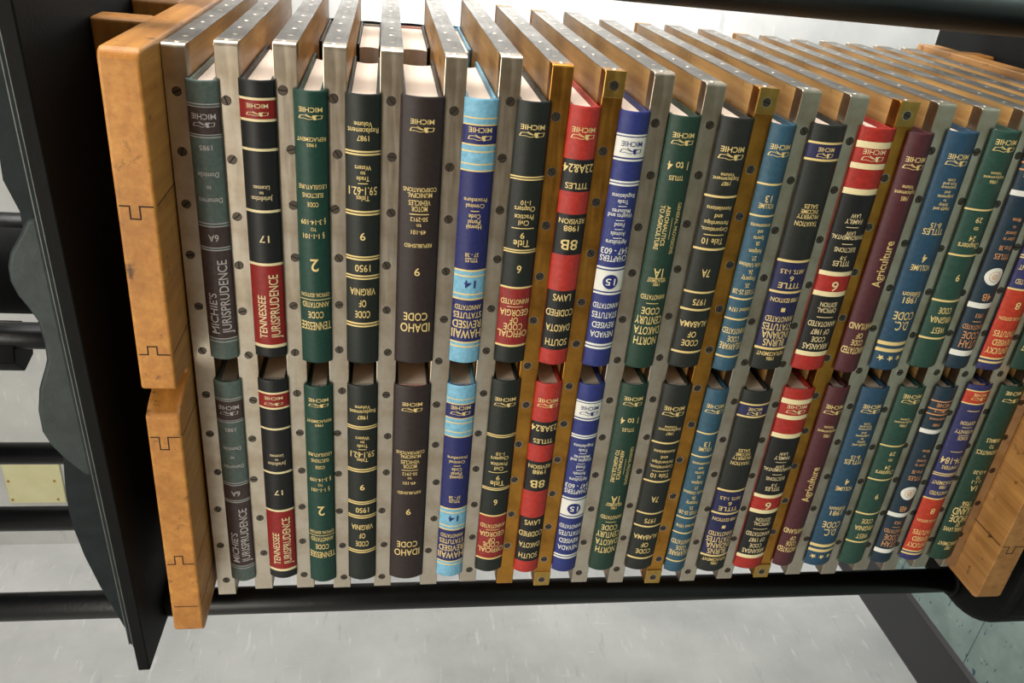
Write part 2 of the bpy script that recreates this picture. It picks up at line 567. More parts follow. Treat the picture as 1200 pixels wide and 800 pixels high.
# ------------------------------------------------------------------ pressing boards with metal edging
PLATES = [
(0.4909, 0.4874, -0.0034, -0.5665),
(0.4527, 0.4493, 0.0008, -0.5596),
(0.4096, 0.4058, 0.0031, -0.5595),
(0.372, 0.3673, 0.0038, -0.5609),
(0.3284, 0.324, 0.0039, -0.56),
(0.2779, 0.2738, 0.0032, -0.5597),
(0.2339, 0.2304, 0.0061, -0.5568),
(0.1917, 0.1884, 0.0028, -0.5611),
(0.1478, 0.1462, 0.0009, -0.5626),
(0.106, 0.1022, 0.0023, -0.5625),
(0.06, 0.0593, -0.0031, -0.5645),
(0.0132, 0.0152, -0.0036, -0.5637),
(-0.0259, -0.0278, -0.0027, -0.5652),
(-0.0707, -0.0732, -0.0041, -0.5631),
(-0.1184, -0.1178, -0.0061, -0.5592),
(-0.1549, -0.1593, -0.0053, -0.5592),
(-0.1983, -0.2046, -0.0067, -0.56),
(-0.239, -0.245, -0.006, -0.555),
(-0.2766, -0.2828, -0.006, -0.5562),
(-0.3158, -0.322, -0.006, -0.5526),
(-0.3565, -0.362, -0.006, -0.553)
]
BX = [(-0.1495, -0.4171, 0.0246, 0.4731, 0.4709), (-0.1466, -0.4143, 0.027, 0.4327, 0.4303), (-0.1517, -0.4209, 0.0269, 0.3913, 0.3884), (-0.1516, -0.4194, 0.0287, 0.351, 0.3484), (-0.1504, -0.4193, 0.0356, 0.3031, 0.3011), (-0.1489, -0.4177, 0.0283, 0.256, 0.2541), (-0.1482, -0.4119, 0.0291, 0.2133, 0.212), (-0.1492, -0.4145, 0.0265, 0.1678, 0.1664), (-0.1506, -0.415, 0.0267, 0.1246, 0.1245), (-0.1515, -0.4144, 0.0282, 0.0824, 0.0808), (-0.15, -0.4147, 0.0307, 0.0363, 0.0356), (-0.153, -0.4193, 0.0241, -0.0087, -0.009), (-0.1507, -0.4202, 0.0326, -0.0515, -0.0512), (-0.1504, -0.4173, 0.034, -0.0966, -0.0985), (-0.1524, -0.4146, 0.0257, -0.1412, -0.1412), (-0.1489, -0.4152, 0.0317, -0.1788, -0.1814), (-0.1454, -0.4143, 0.0303, -0.223, -0.2253), (-0.1459, -0.4133, 0.0265, -0.2614, -0.2634), (-0.147, -0.41, 0.0296, -0.3002, -0.3025), (-0.1462, -0.4105, 0.0308, -0.3393, -0.3441)]
PT, DEPTH = 0.018, 0.400
BRASS = {7, 8, 11, 14}
CAPS = {8, 11, 14}


def strip_profile(L, ret, y0, sgn, th=0.0011, r=0.0035):
    """bent strip in XY: a long face at y0 with both ends folded over by ret"""
    h = L / 2
    out = [(-h, y0 + sgn * ret)]
    for i in range(7):
        a = PI / 2 * i / 6
        out.append((-h + r - r * math.cos(a), y0 + sgn * (r - r * math.sin(a))))
    for i in range(7):
        a = PI / 2 * i / 6
        out.append((h - r + r * math.sin(a), y0 + sgn * (r - r * math.cos(a))))
    out.append((h, y0 + sgn * ret))
    inn = [(h - th, y0 + sgn * ret), (h - th, y0 + sgn * r), (h - r, y0 + sgn * th), (-h + r, y0 + sgn * th), (-h + th, y0 + sgn * r), (-h + th, y0 + sgn * ret)]
    return out + inn


def screw_mesh():
    bm = bmesh.new()
    r, n, w = 0.0033, 12, 0.00055
    add_prism(bm, [(0.0042 * math.cos(2 * PI * i / 24), 0.0042 * math.sin(2 * PI * i / 24)) for i in range(24)], -0.00006, 0.0004, 'XZ', 2)
    add_prism(bm, [(0.0037 * math.cos(2 * PI * i / 24), 0.0037 * math.sin(2 * PI * i / 24)) for i in range(24)], -0.00012, 0.0004, 'XZ', 1)
    for s in (1, -1):
        a0 = math.asin(w / r)
        pts = [(r * math.cos(a0 + (PI - 2 * a0) * i / n), s * r * math.sin(a0 + (PI - 2 * a0) * i / n)) for i in range(n + 1)]
        add_prism(bm, pts, -0.0005, 0.0, 'XZ', 0)
    bmesh.ops.recalc_face_normals(bm, faces=bm.faces)
    me = bpy.data.meshes.new('screw')
    bm.to_mesh(me); bm.free()
    me.materials.append(MATS['screw_steel']); me.materials.append(MATS['recess']); me.materials.append(MATS['screw_rim'])
    return me


SCREW = screw_mesh()


def rivet_mesh():
    bm = bmesh.new()
    lo = [bm.verts.new((0, 0.0026 * math.cos(2 * PI * i / 20), 0.0026 * math.sin(2 * PI * i / 20))) for i in range(20)]
    md = [bm.verts.new((0.00045, 0.0019 * math.cos(2 * PI * i / 20), 0.0019 * math.sin(2 * PI * i / 20))) for i in range(20)]
    for i in range(20):
        bm.faces.new([lo[i], lo[(i + 1) % 20], md[(i + 1) % 20], md[i]])
    bm.faces.new(md)
    bm.faces.new(lo[::-1])
    bmesh.ops.recalc_face_normals(bm, faces=bm.faces)
    me = bpy.data.meshes.new('rivet')
    bm.to_mesh(me); bm.free()
    me.materials.append(MATS['steel'])
    return me


RIVET = rivet_mesh()


def put_rivet(parent, loc):
    o = bpy.data.objects.new('rivet', RIVET)
    COL.objects.link(o)
    o.parent = parent
    o.location = loc


def put_screw(parent, loc, turn):
    o = bpy.data.objects.new('screw', SCREW)
    COL.objects.link(o)
    o.parent = parent
    o.location = loc
    o.rotation_euler = (0, turn, 0)


NEIGH = ['the amber wood', 'the grey-green 6A book', 'the black-red book 17', 'the green book 2',
         'the black 1950 book', 'the brown Idaho book', 'the light blue book', 'the black Georgia book',
         'the red-black book 8B', 'the royal blue book', 'the green North Dakota book', 'the black Alabama book',
         'the steel blue Delaware book', 'the black-navy Indiana book', 'the red Arkansas book', 'the maroon Agriculture book',
         'the blue starred book', 'the green West Virginia book', 'the dark Utah book', 'the navy-orange Kentucky book',
         'the green Rhode Island book', 'the stained wood']
rs = random.Random(3)
for i, (ct, cb, xt, xb) in enumerate(PLATES):
    L = xt - xb
    kind = 'brass' if i in BRASS else 'steel'
    t = thing('pressing_board', ((xt + xb) / 2, 0, (ct + cb) / 2 + ZO),
              '%s-edged board between %s and %s' % (kind, NEIGH[i], NEIGH[i + 1]), 'pressing board', 'metal-edged pressing boards in the stack')
    t.rotation_euler = (0, -math.atan((ct - cb) / L), 0)
    h, z = L / 2, PT / 2
    bm = bmesh.new(); add_box(bm, -h + 0.0012, h - 0.0012, 0.0012, DEPTH - 0.0012, -z + 0.0003, z - 0.0003)
    core = link_mesh('board_core', bm, 'board_wood', t)
    bm = bmesh.new(); add_prism(bm, strip_profile(L, 0.0145, 0.0, 1), -z, z, 'XY')
    link_mesh('front_edging', bm, kind, t, bevel=0.0009)
    bm = bmesh.new(); add_prism(bm, strip_profile(L, 0.012, DEPTH, -1), -z, z, 'XY')
    link_mesh('back_edging', bm, kind, t, bevel=0.0009)
    bm = bmesh.new(); add_box(bm, h - 0.0013, h - 0.0004, 0.0150, DEPTH - 0.0125, -z, z)
    se = link_mesh('side_edging', bm, 'steel_side', t, bevel=0.0004)
    bm = bmesh.new(); add_box(bm, -h + 0.0004, -h + 0.0013, 0.0150, DEPTH - 0.0125, -z, z)
    link_mesh('side_edging', bm, 'steel_side', t, bevel=0.0004)
    x = h - (0.034 if i % 2 == 0 else 0.039) - rs.uniform(0, 0.006)
    if i in CAPS:
        x -= 0.03
    while x > -h + (0.014 if i not in CAPS else 0.03):
        put_screw(t, (x, 0.0, rs.uniform(-0.0025, 0.0025)), rs.uniform(0, PI))
        x -= rs.uniform(0.0435, 0.0492)
    y = 0.0085
    for kx in range(10):
        put_rivet(t, (h - (0.0 if kx == 0 else 0.0005), y, rs.uniform(-0.0015, 0.0015)))
        y += 0.030 if kx == 0 else rs.uniform(0.038, 0.043)
        if y > DEPTH - 0.014: break
    if i in CAPS:
        for s in (1, -1):
            bm = bmesh.new()
            xa, xb2 = (h - 0.0215, h + 0.0004) if s > 0 else (-h - 0.0004, -h + 0.0195)
            add_box(bm, xa, xb2, -0.0013, 0.0002, -z, z)
            link_mesh('corner_plate', bm, 'brass_pale', t, bevel=0.0006)
            put_screw(t, ((xa + xb2) / 2 - 0.001, -0.0013, 0.0005), 1.9)

# ------------------------------------------------------------------ law books
BOOKS = [
    dict(base='greygreen', ink='silver',
         bands=[(17.5, 18.2, 'silver'), (19.8, 20.3, 'silver'), (20.3, 41.3, 'umber'), (41.3, 41.8, 'silver'), (43.3, 44.0, 'silver'), (114.6, 115.3, 'silver'), (117.2, 117.9, 'silver'), (117.9, 135.8, 'umber'), (135.8, 136.5, 'silver'), (138.1, 138.9, 'silver'), (138.9, 221.8, 'umber'), (221.8, 222.6, 'silver'), (225.1, 225.9, 'silver')],
         text=[('LOGO', 33.6, 5.9, 0.72), ('MICHIE', 27.4, 4.3, 0.74), ('1985', 51.7, 4.1, 0.4), ('Domicile', 73.7, 4.2, 0.66), ('to', 84.3, 3.6, 0.15), ('Demurrers', 95.0, 4.3, 0.74), ('6A', 127.5, 6.0, 0.34)],
         extra=[], rot=[("MICHIE'S", 147.4, 217.1, 0.27, 0.3, 2), ('JURISPRUDENCE', 147.4, 217.1, 0.3, 0.7, 2)], vline=[]),
    dict(base='black', ink='paleg',
         bands=[(13.2, 15.1, 'cream'), (15.1, 29.6, 'red'), (29.6, 31.6, 'cream'), (52.9, 55.0, 'cream'), (104.2, 106.5, 'cream'), (151.5, 153.9, 'cream'), (153.9, 230.3, 'red'), (230.3, 233.4, 'cream')],
         text=[('LOGO', 25.6, 4.6, 0.66), ('MICHIE', 19.4, 3.3, 0.6), ('Licenses', 84.9, 3.6, 0.46), ('to', 89.6, 2.9, 0.12), ('Jurisdiction', 94.3, 4.0, 0.6), ('17', 129.4, 6.1, 0.3)],
         extra=[], rot=[('TENNESSEE', 162.2, 223.8, 0.24, 0.32, 2), ('JURISPRUDENCE', 162.2, 223.8, 0.27, 0.7, 2)], vline=[]),
    dict(base='green', ink='gold',
         bands=[(179.1, 179.8, 'gold')],
         text=[('LOGO', 20.4, 5.5, 0.74), ('MICHIE', 14.6, 3.8, 0.68), ('REPLACEMENT', 37.9, 3.2, 0.84), ('1985', 42.5, 2.8, 0.28), ('LEGISLATURE', 77.1, 3.7, 0.82), ('ELECTIONS', 84.2, 3.8, 0.62), ('CODE', 92.1, 3.8, 0.34), ('§ 3-14-109', 107.5, 4.3, 0.76), ('TO', 113.7, 3.1, 0.17), ('§ 1-1-101', 120.0, 4.3, 0.66), ('2', 146.5, 11.4, 0.26), ('OFFICIAL EDITION', 174.8, 3.6, 0.88), ('ANNOTATED', 184.2, 5.1, 0.84), ('CODE', 194.1, 6.5, 0.5), ('TENNESSEE', 205.1, 7.9, 0.95)],
         extra=[], rot=[], vline=[]),
    dict(base='blackgreen', ink='gold',
         bands=[(44.9, 46.3, 'gold'), (47.3, 48.7, 'gold'), (95.8, 97.3, 'gold'), (98.4, 99.9, 'gold'), (136.7, 138.1, 'gold'), (139.1, 140.6, 'gold'), (154.6, 156.0, 'gold'), (157.2, 158.6, 'gold'), (201.0, 202.6, 'gold'), (203.8, 205.3, 'gold')],
         text=[('Volume', 23.4, 4.0, 0.5), ('Replacement', 28.5, 4.3, 0.85), ('1987', 34.6, 4.4, 0.34), ('Waters', 58.9, 3.9, 0.46), ('to', 63.5, 3.6, 0.14), ('Trade', 68.1, 3.9, 0.36), ('DASH', 72.1, 0.7, 0.28), ('59.1-62.1', 78.6, 6.9, 0.8), ('Titles', 84.8, 4.4, 0.38), ('9', 118.5, 6.9, 0.16), ('1950', 147.9, 6.4, 0.46), ('VIRGINIA', 170.4, 6.6, 0.76), ('OF', 181.6, 6.7, 0.22), ('CODE', 192.5, 6.8, 0.46)],
         extra=[], rot=[], vline=[]),
    dict(base='brown', ink='gold',
         bands=[],
         text=[('LOGO', 26.0, 6.1, 0.6), ('MICHIE', 19.7, 4.0, 0.54), ('CORPORATIONS', 76.2, 3.7, 0.78), ('MUNICIPAL', 81.0, 4.0, 0.58), ('VEHICLES', 87.6, 4.5, 0.52), ('MOTOR', 92.9, 4.5, 0.38), ('DASH', 97.7, 0.8, 0.46), ('50-2912', 102.2, 3.8, 0.42), ('to', 107.9, 3.4, 0.12), ('49-101', 113.7, 3.8, 0.36), ('REPUBLISHED', 126.1, 3.5, 0.66), ('9', 150.7, 7.3, 0.14), ('CODE', 194.7, 7.7, 0.6), ('IDAHO', 205.9, 8.7, 0.74)],
         extra=[], rot=[], vline=[]),
    dict(base='royal', ink='gold',
         bands=[(0, 14.9, 'sky'), (14.9, 16.0, 'gold'), (16.0, 20.3, 'sky'), (20.3, 21.5, 'gold'), (36.7, 37.9, 'gold'), (37.9, 42.2, 'sky'), (42.2, 43.5, 'gold'), (43.5, 52.9, 'sky'), (52.9, 54.1, 'gold'), (54.1, 58.5, 'sky'), (58.5, 59.8, 'gold'), (148.6, 150.3, 'gold'), (150.3, 154.1, 'sky'), (154.1, 155.5, 'gold'), (155.5, 171.8, 'sky'), (171.8, 173.3, 'gold'), (173.3, 176.6, 'sky'), (176.6, 178.3, 'gold'), (220.8, 222.4, 'gold'), (222.4, 225.3, 'sky'), (225.3, 226.9, 'gold'), (226.9, 243.5, 'sky')],
         text=[('LOGO', 31.4, 6.2, 0.74), ('MICHIE', 25.0, 4.1, 0.68), ('Procedure', 84.3, 3.7, 0.7), ('Criminal', 89.5, 3.7, 0.56), ('DASH', 94.0, 0.8, 0.26), ('Code', 98.8, 4.2, 0.36), ('Penal', 103.9, 4.2, 0.38), ('Hawaii', 108.5, 4.2, 0.46), ('37 - 38', 134.2, 3.6, 0.42), ('TITLES', 139.0, 4.0, 0.4), ('ANNOTATED', 185.5, 4.7, 0.84), ('STATUTES', 193.4, 6.0, 0.9), ('REVISED', 202.7, 7.8, 0.92), ('HAWAII', 212.5, 8.8, 0.95)],
         extra=[('14', 162.5, 7.4, 0.36, 'navyink')], rot=[], vline=[]),
    dict(base='blackgreen', ink='gold',
         bands=[(62.1, 63.3, 'gold'), (64.3, 65.5, 'gold'), (128.2, 129.4, 'gold'), (130.3, 131.6, 'gold'), (164.3, 166.1, 'gold'), (166.1, 223.7, 'redb'), (223.7, 225.8, 'gold')],
         text=[('LOGO', 26.8, 6.2, 0.78), ('MICHIE', 20.7, 4.1, 0.7), ('1-10', 85.1, 4.1, 0.3), ('Chapters', 90.7, 4.5, 0.62), ('Practice', 98.0, 4.6, 0.58), ('Civil', 103.3, 4.6, 0.32), ('DASH', 108.4, 0.8, 0.68), ('9', 115.0, 5.5, 0.13), ('Title', 122.4, 6.3, 0.5), ('6', 146.9, 7.3, 0.14), ('ANNOTATED', 179.0, 5.1, 0.9), ('DASH', 184.1, 0.7, 0.5), ('GEORGIA', 190.2, 6.5, 0.9), ('OF', 197.9, 6.1, 0.26), ('CODE', 204.7, 6.6, 0.6), ('OFFICIAL', 212.1, 6.6, 0.94)],
         extra=[], rot=[], vline=[]),
    dict(base='scarlet', ink='gold',
         bands=[(44.2, 72.3, 'black'), (92.7, 130.6, 'black'), (165.8, 227.1, 'black')],
         text=[('LOGO', 24.9, 6.3, 0.8), ('MICHIE', 19.2, 4.2, 0.74), ('23A&24', 51.7, 7.2, 0.96), ('TITLES', 67.1, 5.2, 0.74), ('REVISION', 98.9, 4.6, 0.84), ('1988', 105.5, 5.1, 0.5), ('8B', 120.8, 9.5, 0.58), ('LAWS', 172.6, 6.8, 0.62), ('CODIFIED', 188.1, 6.9, 0.94), ('DAKOTA', 203.8, 7.1, 0.84), ('SOUTH', 219.0, 7.2, 0.76)],
         extra=[], rot=[], vline=[]),
    dict(base='royal2', ink='white',
         bands=[(19.0, 20.5, 'white'), (21.5, 38.6, 'white'), (40.1, 41.7, 'white'), (59.2, 60.9, 'white'), (61.9, 63.6, 'white'), (139.6, 141.4, 'white'), (142.9, 163.5, 'white'), (165.0, 166.9, 'white'), (218.3, 220.5, 'white'), (221.8, 224.0, 'white')],
         text=[('Regulations', 72.3, 3.8, 0.76), ('Trade', 77.6, 3.8, 0.36), ('DASH', 81.6, 0.7, 0.28), ('Measures', 86.1, 3.9, 0.62), ('Weights and', 90.3, 3.9, 0.82), ('DASH', 94.6, 0.7, 0.3), ('Food', 98.8, 3.9, 0.34), ('DASH', 102.9, 0.7, 0.3), ('Animals', 107.2, 4.0, 0.5), ('DASH', 111.2, 0.7, 0.3), ('Agriculture', 115.2, 4.2, 0.72), ('547 - 603', 123.9, 5.7, 0.92), ('CHAPTERS', 131.0, 5.7, 0.92), ('ANNOTATED', 178.2, 5.2, 0.9), ('STATUTES', 187.9, 6.2, 0.88), ('REVISED', 198.2, 6.2, 0.78), ('NEVADA', 208.1, 6.3, 0.82)],
         extra=[('LOGO', 33.2, 6.5, 0.74, 'navyink'), ('MICHIE', 27.0, 4.3, 0.68, 'navyink'), ('DISC', 153.8, 14.3, 0.52, 'navyink'), ('15', 153.8, 6.7, 0.34, 'white')], rot=[], vline=[]),
    dict(base='green2', ink='gold',
         bands=[],
         text=[('LOGO', 22.2, 6.5, 0.74), ('MICHIE', 16.1, 4.3, 0.68), ('1 to 4', 42.4, 7.4, 0.66), ('TITLES', 52.9, 4.1, 0.46), ('1A', 142.7, 9.3, 0.32), ('DASH', 147.8, 0.7, 0.56), ('REPLACEMENT', 150.1, 3.0, 0.62), ('1985', 153.8, 3.0, 0.22), ('ANNOTATED', 166.9, 4.8, 0.82), ('DASH', 173.4, 0.7, 0.42), ('CODE', 181.3, 7.1, 0.62), ('CENTURY', 191.1, 8.1, 0.9), ('DAKOTA', 202.0, 8.2, 0.88), ('NORTH', 213.0, 8.3, 0.78)],
         extra=[], rot=[('GENERAL PROVISIONS', 75.1, 123.9, 0.13, 0.8, 1), ('AERONAUTICS', 78.2, 115.7, 0.13, 0.44, 1), ('TO AGRICULTURE', 78.2, 119.8, 0.13, 0.26, 1)], vline=[(89.1, 109.2, 0.62)]),
    dict(base='black2', ink='gold',
         bands=[(68.2, 70.2, 'gold'), (117.9, 120.0, 'gold'), (161.3, 163.3, 'gold'), (179.3, 181.4, 'gold'), (225.0, 227.2, 'gold')],
         text=[('LOGO', 33.5, 7.4, 0.8), ('MICHIE', 26.9, 4.8, 0.7), ('Volume', 49.2, 3.4, 0.42), ('Replacement', 52.8, 3.4, 0.78), ('1987', 56.9, 3.4, 0.26), ('Associations', 79.9, 3.9, 0.76), ('and', 87.0, 4.0, 0.24), ('Partnerships', 93.4, 4.0, 0.74), ('Corporations,', 99.8, 4.0, 0.82), ('DASH', 104.9, 0.8, 0.62), ('Title 10', 111.1, 5.7, 0.66), ('7A', 142.4, 7.6, 0.26), ('1975', 172.2, 6.2, 0.4), ('ALABAMA', 195.5, 6.3, 0.88), ('OF', 206.4, 6.4, 0.26), ('CODE', 215.7, 6.5, 0.54)],
         extra=[], rot=[], vline=[]),
    dict(base='steelblue', ink='gold',
         bands=[(51.8, 53.5, 'gold'), (81.1, 82.8, 'gold'), (163.8, 165.5, 'gold'), (185.3, 187.1, 'gold'), (226.3, 228.2, 'gold')],
         text=[('LOGO', 25.6, 6.7, 0.86), ('MICHIE', 19.3, 4.4, 0.76), ('13', 65.7, 6.3, 0.26), ('VOLUME', 72.4, 4.7, 0.6), ('Amusements', 91.0, 3.6, 0.8), ('and', 96.8, 3.7, 0.2), ('Sports', 102.8, 3.7, 0.42), ('28.', 108.1, 3.7, 0.18), ('Religion', 115.9, 4.2, 0.5), ('27.', 122.6, 4.2, 0.2), ('Public Utilities', 129.7, 4.2, 0.92), ('26.', 136.5, 4.3, 0.2), ('Property', 143.4, 4.8, 0.56), ('25.', 150.3, 4.4, 0.2), ('TITLES 25-28', 157.3, 4.8, 0.9), ('Revised 1974', 176.0, 4.5, 0.86), ('ANNOTATED', 198.8, 6.0, 0.95), ('CODE', 207.4, 6.1, 0.48), ('DELAWARE', 215.6, 7.1, 0.92)],
         extra=[], rot=[], vline=[]),
    dict(base='black2', ink='gold',
         bands=[(14.9, 16.8, 'gold'), (16.8, 29.7, 'navy'), (29.7, 31.7, 'gold'), (125.6, 128.0, 'gold'), (128.0, 157.4, 'navy'), (157.4, 159.7, 'gold'), (159.7, 218.3, 'navy'), (218.3, 220.9, 'gold')],
         text=[('LOGO', 26.5, 6.0, 0.5), ('MICHIE', 21.3, 3.7, 0.46), ('SALES', 72.9, 4.0, 0.4), ('INCOME', 77.9, 4.0, 0.5), ('PROPERTY', 82.7, 4.0, 0.64), ('TAXATION', 89.5, 4.5, 0.66), ('ARTS. 1-3.5', 137.1, 4.3, 0.72), ('6', 144.1, 5.2, 0.12), ('TITLE', 151.5, 5.7, 0.66), ('1988 EDITION', 166.7, 4.5, 0.84), ('SQ', 176.8, 4.5, 0.13), ('ANNOTATED', 187.0, 5.9, 0.86), ('STATUTES', 195.6, 7.4, 0.9), ('INDIANA', 204.4, 7.9, 0.84), ('BURNS', 212.8, 7.5, 0.66), ('REPLACEMENT', 225.2, 4.3, 0.84), ('1986', 230.5, 3.9, 0.24)],
         extra=[], rot=[], vline=[]),
    dict(base='crimson', ink='paleg',
         bands=[(12.3, 18.1, 'cream'), (31.7, 36.8, 'cream'), (54.9, 60.4, 'cream'), (60.4, 135.9, 'black'), (135.9, 140.3, 'cream'), (156.8, 161.8, 'cream'), (161.8, 222.4, 'black'), (222.4, 227.3, 'cream')],
         text=[('LOGO', 27.1, 6.9, 0.66), ('MICHIE', 21.1, 4.2, 0.64), ('LAW', 80.1, 4.1, 0.28), ('FAMILY', 85.6, 4.5, 0.5), ('DASH', 91.2, 0.7, 0.36), ('LAW', 97.1, 4.2, 0.28), ('ENVIRONMENTAL', 101.3, 4.2, 0.92), ('DASH', 107.7, 0.8, 0.32), ('ELECTIONS', 113.4, 4.5, 0.62), ('7-9', 121.4, 4.3, 0.18), ('TITLES', 127.2, 5.2, 0.5), ('6', 150.7, 9.8, 0.2), ('EDITION', 170.3, 4.9, 0.5), ('OFFICIAL', 176.5, 4.9, 0.58), ('DASH', 183.9, 0.8, 0.5), ('ANNOTATED', 191.2, 5.6, 0.84), ('OF 1987', 199.8, 5.7, 0.56), ('CODE', 208.2, 5.7, 0.42), ('ARKANSAS', 216.4, 6.3, 0.78)],
         extra=[], rot=[], vline=[]),
    dict(base='maroon', ink='gold',
         bands=[],
         text=[('LOGO', 30.3, 7.0, 0.84), ('MICHIE', 23.6, 4.6, 0.74), ('Volume', 48.7, 3.6, 0.44), ('Replacement', 53.9, 3.6, 0.8), ('1985', 59.3, 4.1, 0.28), ('MARYLAND', 190.9, 6.7, 0.92), ('OF', 201.1, 6.2, 0.26), ('CODE', 209.0, 6.3, 0.46), ('ANNOTATED', 217.9, 7.4, 0.95)],
         extra=[], rot=[('Agriculture', 100.9, 148.3, 0.36, 0.5, 2)], vline=[]),
    dict(base='blue', ink='gold',
         bands=[(211.0, 215.0, 'gold'), (218.7, 222.6, 'gold')],
         text=[('LOGO', 27.9, 7.1, 0.72), ('MICHIE', 22.0, 4.7, 0.64), ('Code', 43.4, 2.8, 0.24), ('Firm and', 46.9, 2.8, 0.42), ('Insurance', 50.3, 2.8, 0.46), ('and', 54.8, 2.9, 0.18), ('Judgments', 58.9, 2.9, 0.5), ('to', 62.8, 2.9, 0.1), ('Safety', 66.7, 2.9, 0.3), ('Health and', 70.7, 3.2, 0.5), ('8-15', 86.9, 5.1, 0.34), ('TITLES', 93.2, 6.0, 0.64), ('4', 120.2, 8.0, 0.16), ('VOLUME', 129.9, 5.8, 0.62), ('Edition', 158.1, 5.5, 0.58), ('1981', 164.4, 6.5, 0.44), ('CODE', 181.6, 8.6, 0.66), ('D.C.', 192.6, 9.6, 0.46), ('STARS', 229.4, 8.0, 0.8)],
         extra=[], rot=[], vline=[]),
    dict(base='green3', ink='gold',
         bands=[(72.6, 74.3, 'gold'), (118.3, 120.1, 'gold'), (166.5, 168.6, 'gold'), (208.1, 210.2, 'gold')],
         text=[('LOGO', 16.3, 7.0, 0.74), ('MICHIE', 10.0, 4.7, 0.68), ('Volume', 38.3, 2.8, 0.36), ('Replacement', 42.1, 2.8, 0.68), ('1986', 46.2, 3.3, 0.26), ('29', 83.3, 5.1, 0.22), ('to', 92.1, 4.7, 0.16), ('24', 101.7, 5.2, 0.22), ('Chapters', 109.1, 5.7, 0.72), ('9', 142.3, 7.3, 0.13), ('CODE', 178.1, 6.7, 0.44), ('VIRGINIA', 188.3, 6.7, 0.76), ('WEST', 199.9, 6.8, 0.46)],
         extra=[], rot=[], vline=[]),
    dict(base='tealnavy', ink='copper',
         bands=[(16.2, 17.7, 'copper'), (26.0, 27.6, 'copper'), (32.6, 34.1, 'copper'), (52.7, 57.9, 'white'), (168.1, 173.8, 'white'), (222.1, 228.2, 'white')],
         text=[('LOGO', 28.8, 5.7, 0.6), ('MICHIE', 21.5, 4.5, 0.56), ('Replacement', 39.1, 3.4, 0.7), ('1988', 46.1, 3.5, 0.3), ('Mines', 80.6, 3.8, 0.34), ('to', 87.9, 3.6, 0.12), ('General', 94.0, 3.9, 0.42), ('Labor in', 100.1, 3.9, 0.46), ('34 to 38', 109.2, 4.9, 0.48), ('TITLES', 118.0, 5.6, 0.58), ('4B', 161.5, 7.8, 0.34), ('1953', 181.8, 4.6, 0.3), ('DASH', 188.5, 0.9, 0.36), ('ANNOTATED', 194.8, 5.3, 0.84), ('CODE', 204.3, 8.1, 0.66), ('UTAH', 214.3, 8.8, 0.66)],
         extra=[('SEAL', 139.1, 25.3, 0.78, 'white'), ('RING', 139.1, 12.7, 0.42, 'copper')], rot=[], vline=[]),
    dict(base='navy2', ink='gold',
         bands=[(6.0, 7.5, 'gold'), (7.5, 21.9, 'orange'), (21.9, 23.5, 'gold'), (114.9, 116.2, 'gold'), (117.4, 118.7, 'gold'), (150.3, 152.1, 'gold'), (152.1, 228.7, 'orange'), (228.7, 230.6, 'gold'), (230.6, 230.6, 'orange'), (232.9, 235.3, 'gold')],
         text=[('LOGO', 16.2, 5.6, 0.6), ('MICHIE', 11.3, 3.6, 0.5), ('DASH', 31.5, 0.8, 0.5), ('ADOPTION', 47.1, 4.7, 0.6), ('DASH', 52.6, 0.7, 0.4), ('PATERNITY', 58.2, 4.7, 0.74), ('DASH', 62.9, 0.7, 0.4), ('ROADS', 66.9, 4.7, 0.4), ('DASH', 85.1, 0.8, 0.5), ('174-184', 97.4, 8.6, 0.88), ('CHAPTERS', 106.5, 4.9, 0.66), ('REPLACEMENT', 128.0, 5.0, 0.86), ('1988', 134.0, 4.4, 0.28), ('ANNOTATED', 142.6, 5.1, 0.76), ('8', 168.7, 7.9, 0.18), ('OFFICIAL EDITION', 183.4, 3.7, 0.84), ('STATUTES', 200.6, 6.7, 0.8), ('REVISED', 210.6, 6.8, 0.68), ('KENTUCKY', 220.3, 6.9, 0.86)],
         extra=[], rot=[], vline=[]),
    dict(base='green2', ink='gold',
         bands=[],
         text=[('LOGO', 17.6, 6.9, 0.66), ('MICHIE', 8.4, 4.5, 0.6), ('ANIMALS', 69.4, 5.4, 0.54), ('TO', 77.2, 4.8, 0.18), ('AERONAUTICS', 85.8, 5.5, 0.84), ('4-13-20', 112.9, 5.0, 0.5), ('TO', 120.1, 4.4, 0.15), ('1-1-1', 126.1, 5.1, 0.34), ('1A', 135.6, 7.7, 0.28), ('1956', 157.9, 6.5, 0.36), ('DASH', 162.7, 0.9, 0.42), ('ISLAND', 169.4, 9.9, 0.74), ('RHODE', 180.6, 10.0, 0.72), ('OF', 189.2, 5.4, 0.16), ('GENERAL LAWS', 196.5, 6.1, 0.84), ('REENACTMENT', 218.2, 5.5, 0.8), ('1987', 224.8, 4.9, 0.24)],
         extra=[], rot=[], vline=[]),
]

LEN = 0.2435
DEP = 0.165
EDGE_Y, SAG, ST = -0.0022, 0.0058, 0.0011


def spine_y(z, w):
    return EDGE_Y - SAG * (1 - min(1.0, (2 * z / w) ** 2))


# ---- letter shapes, turned into outlines once
_fonts = {}
_jobs = []
def want(s):
    if s in _fonts: return
    cu = bpy.data.curves.new('text', 'FONT')
    cu.body = s
    cu.size = 1.0
    cu.align_x = 'CENTER'
    cu.offset = 0.009
    cu.resolution_u = 3
    ob = bpy.data.objects.new('text', cu)
    COL.objects.link(ob)
    _fonts[s] = None
    _jobs.append((s, ob, cu))


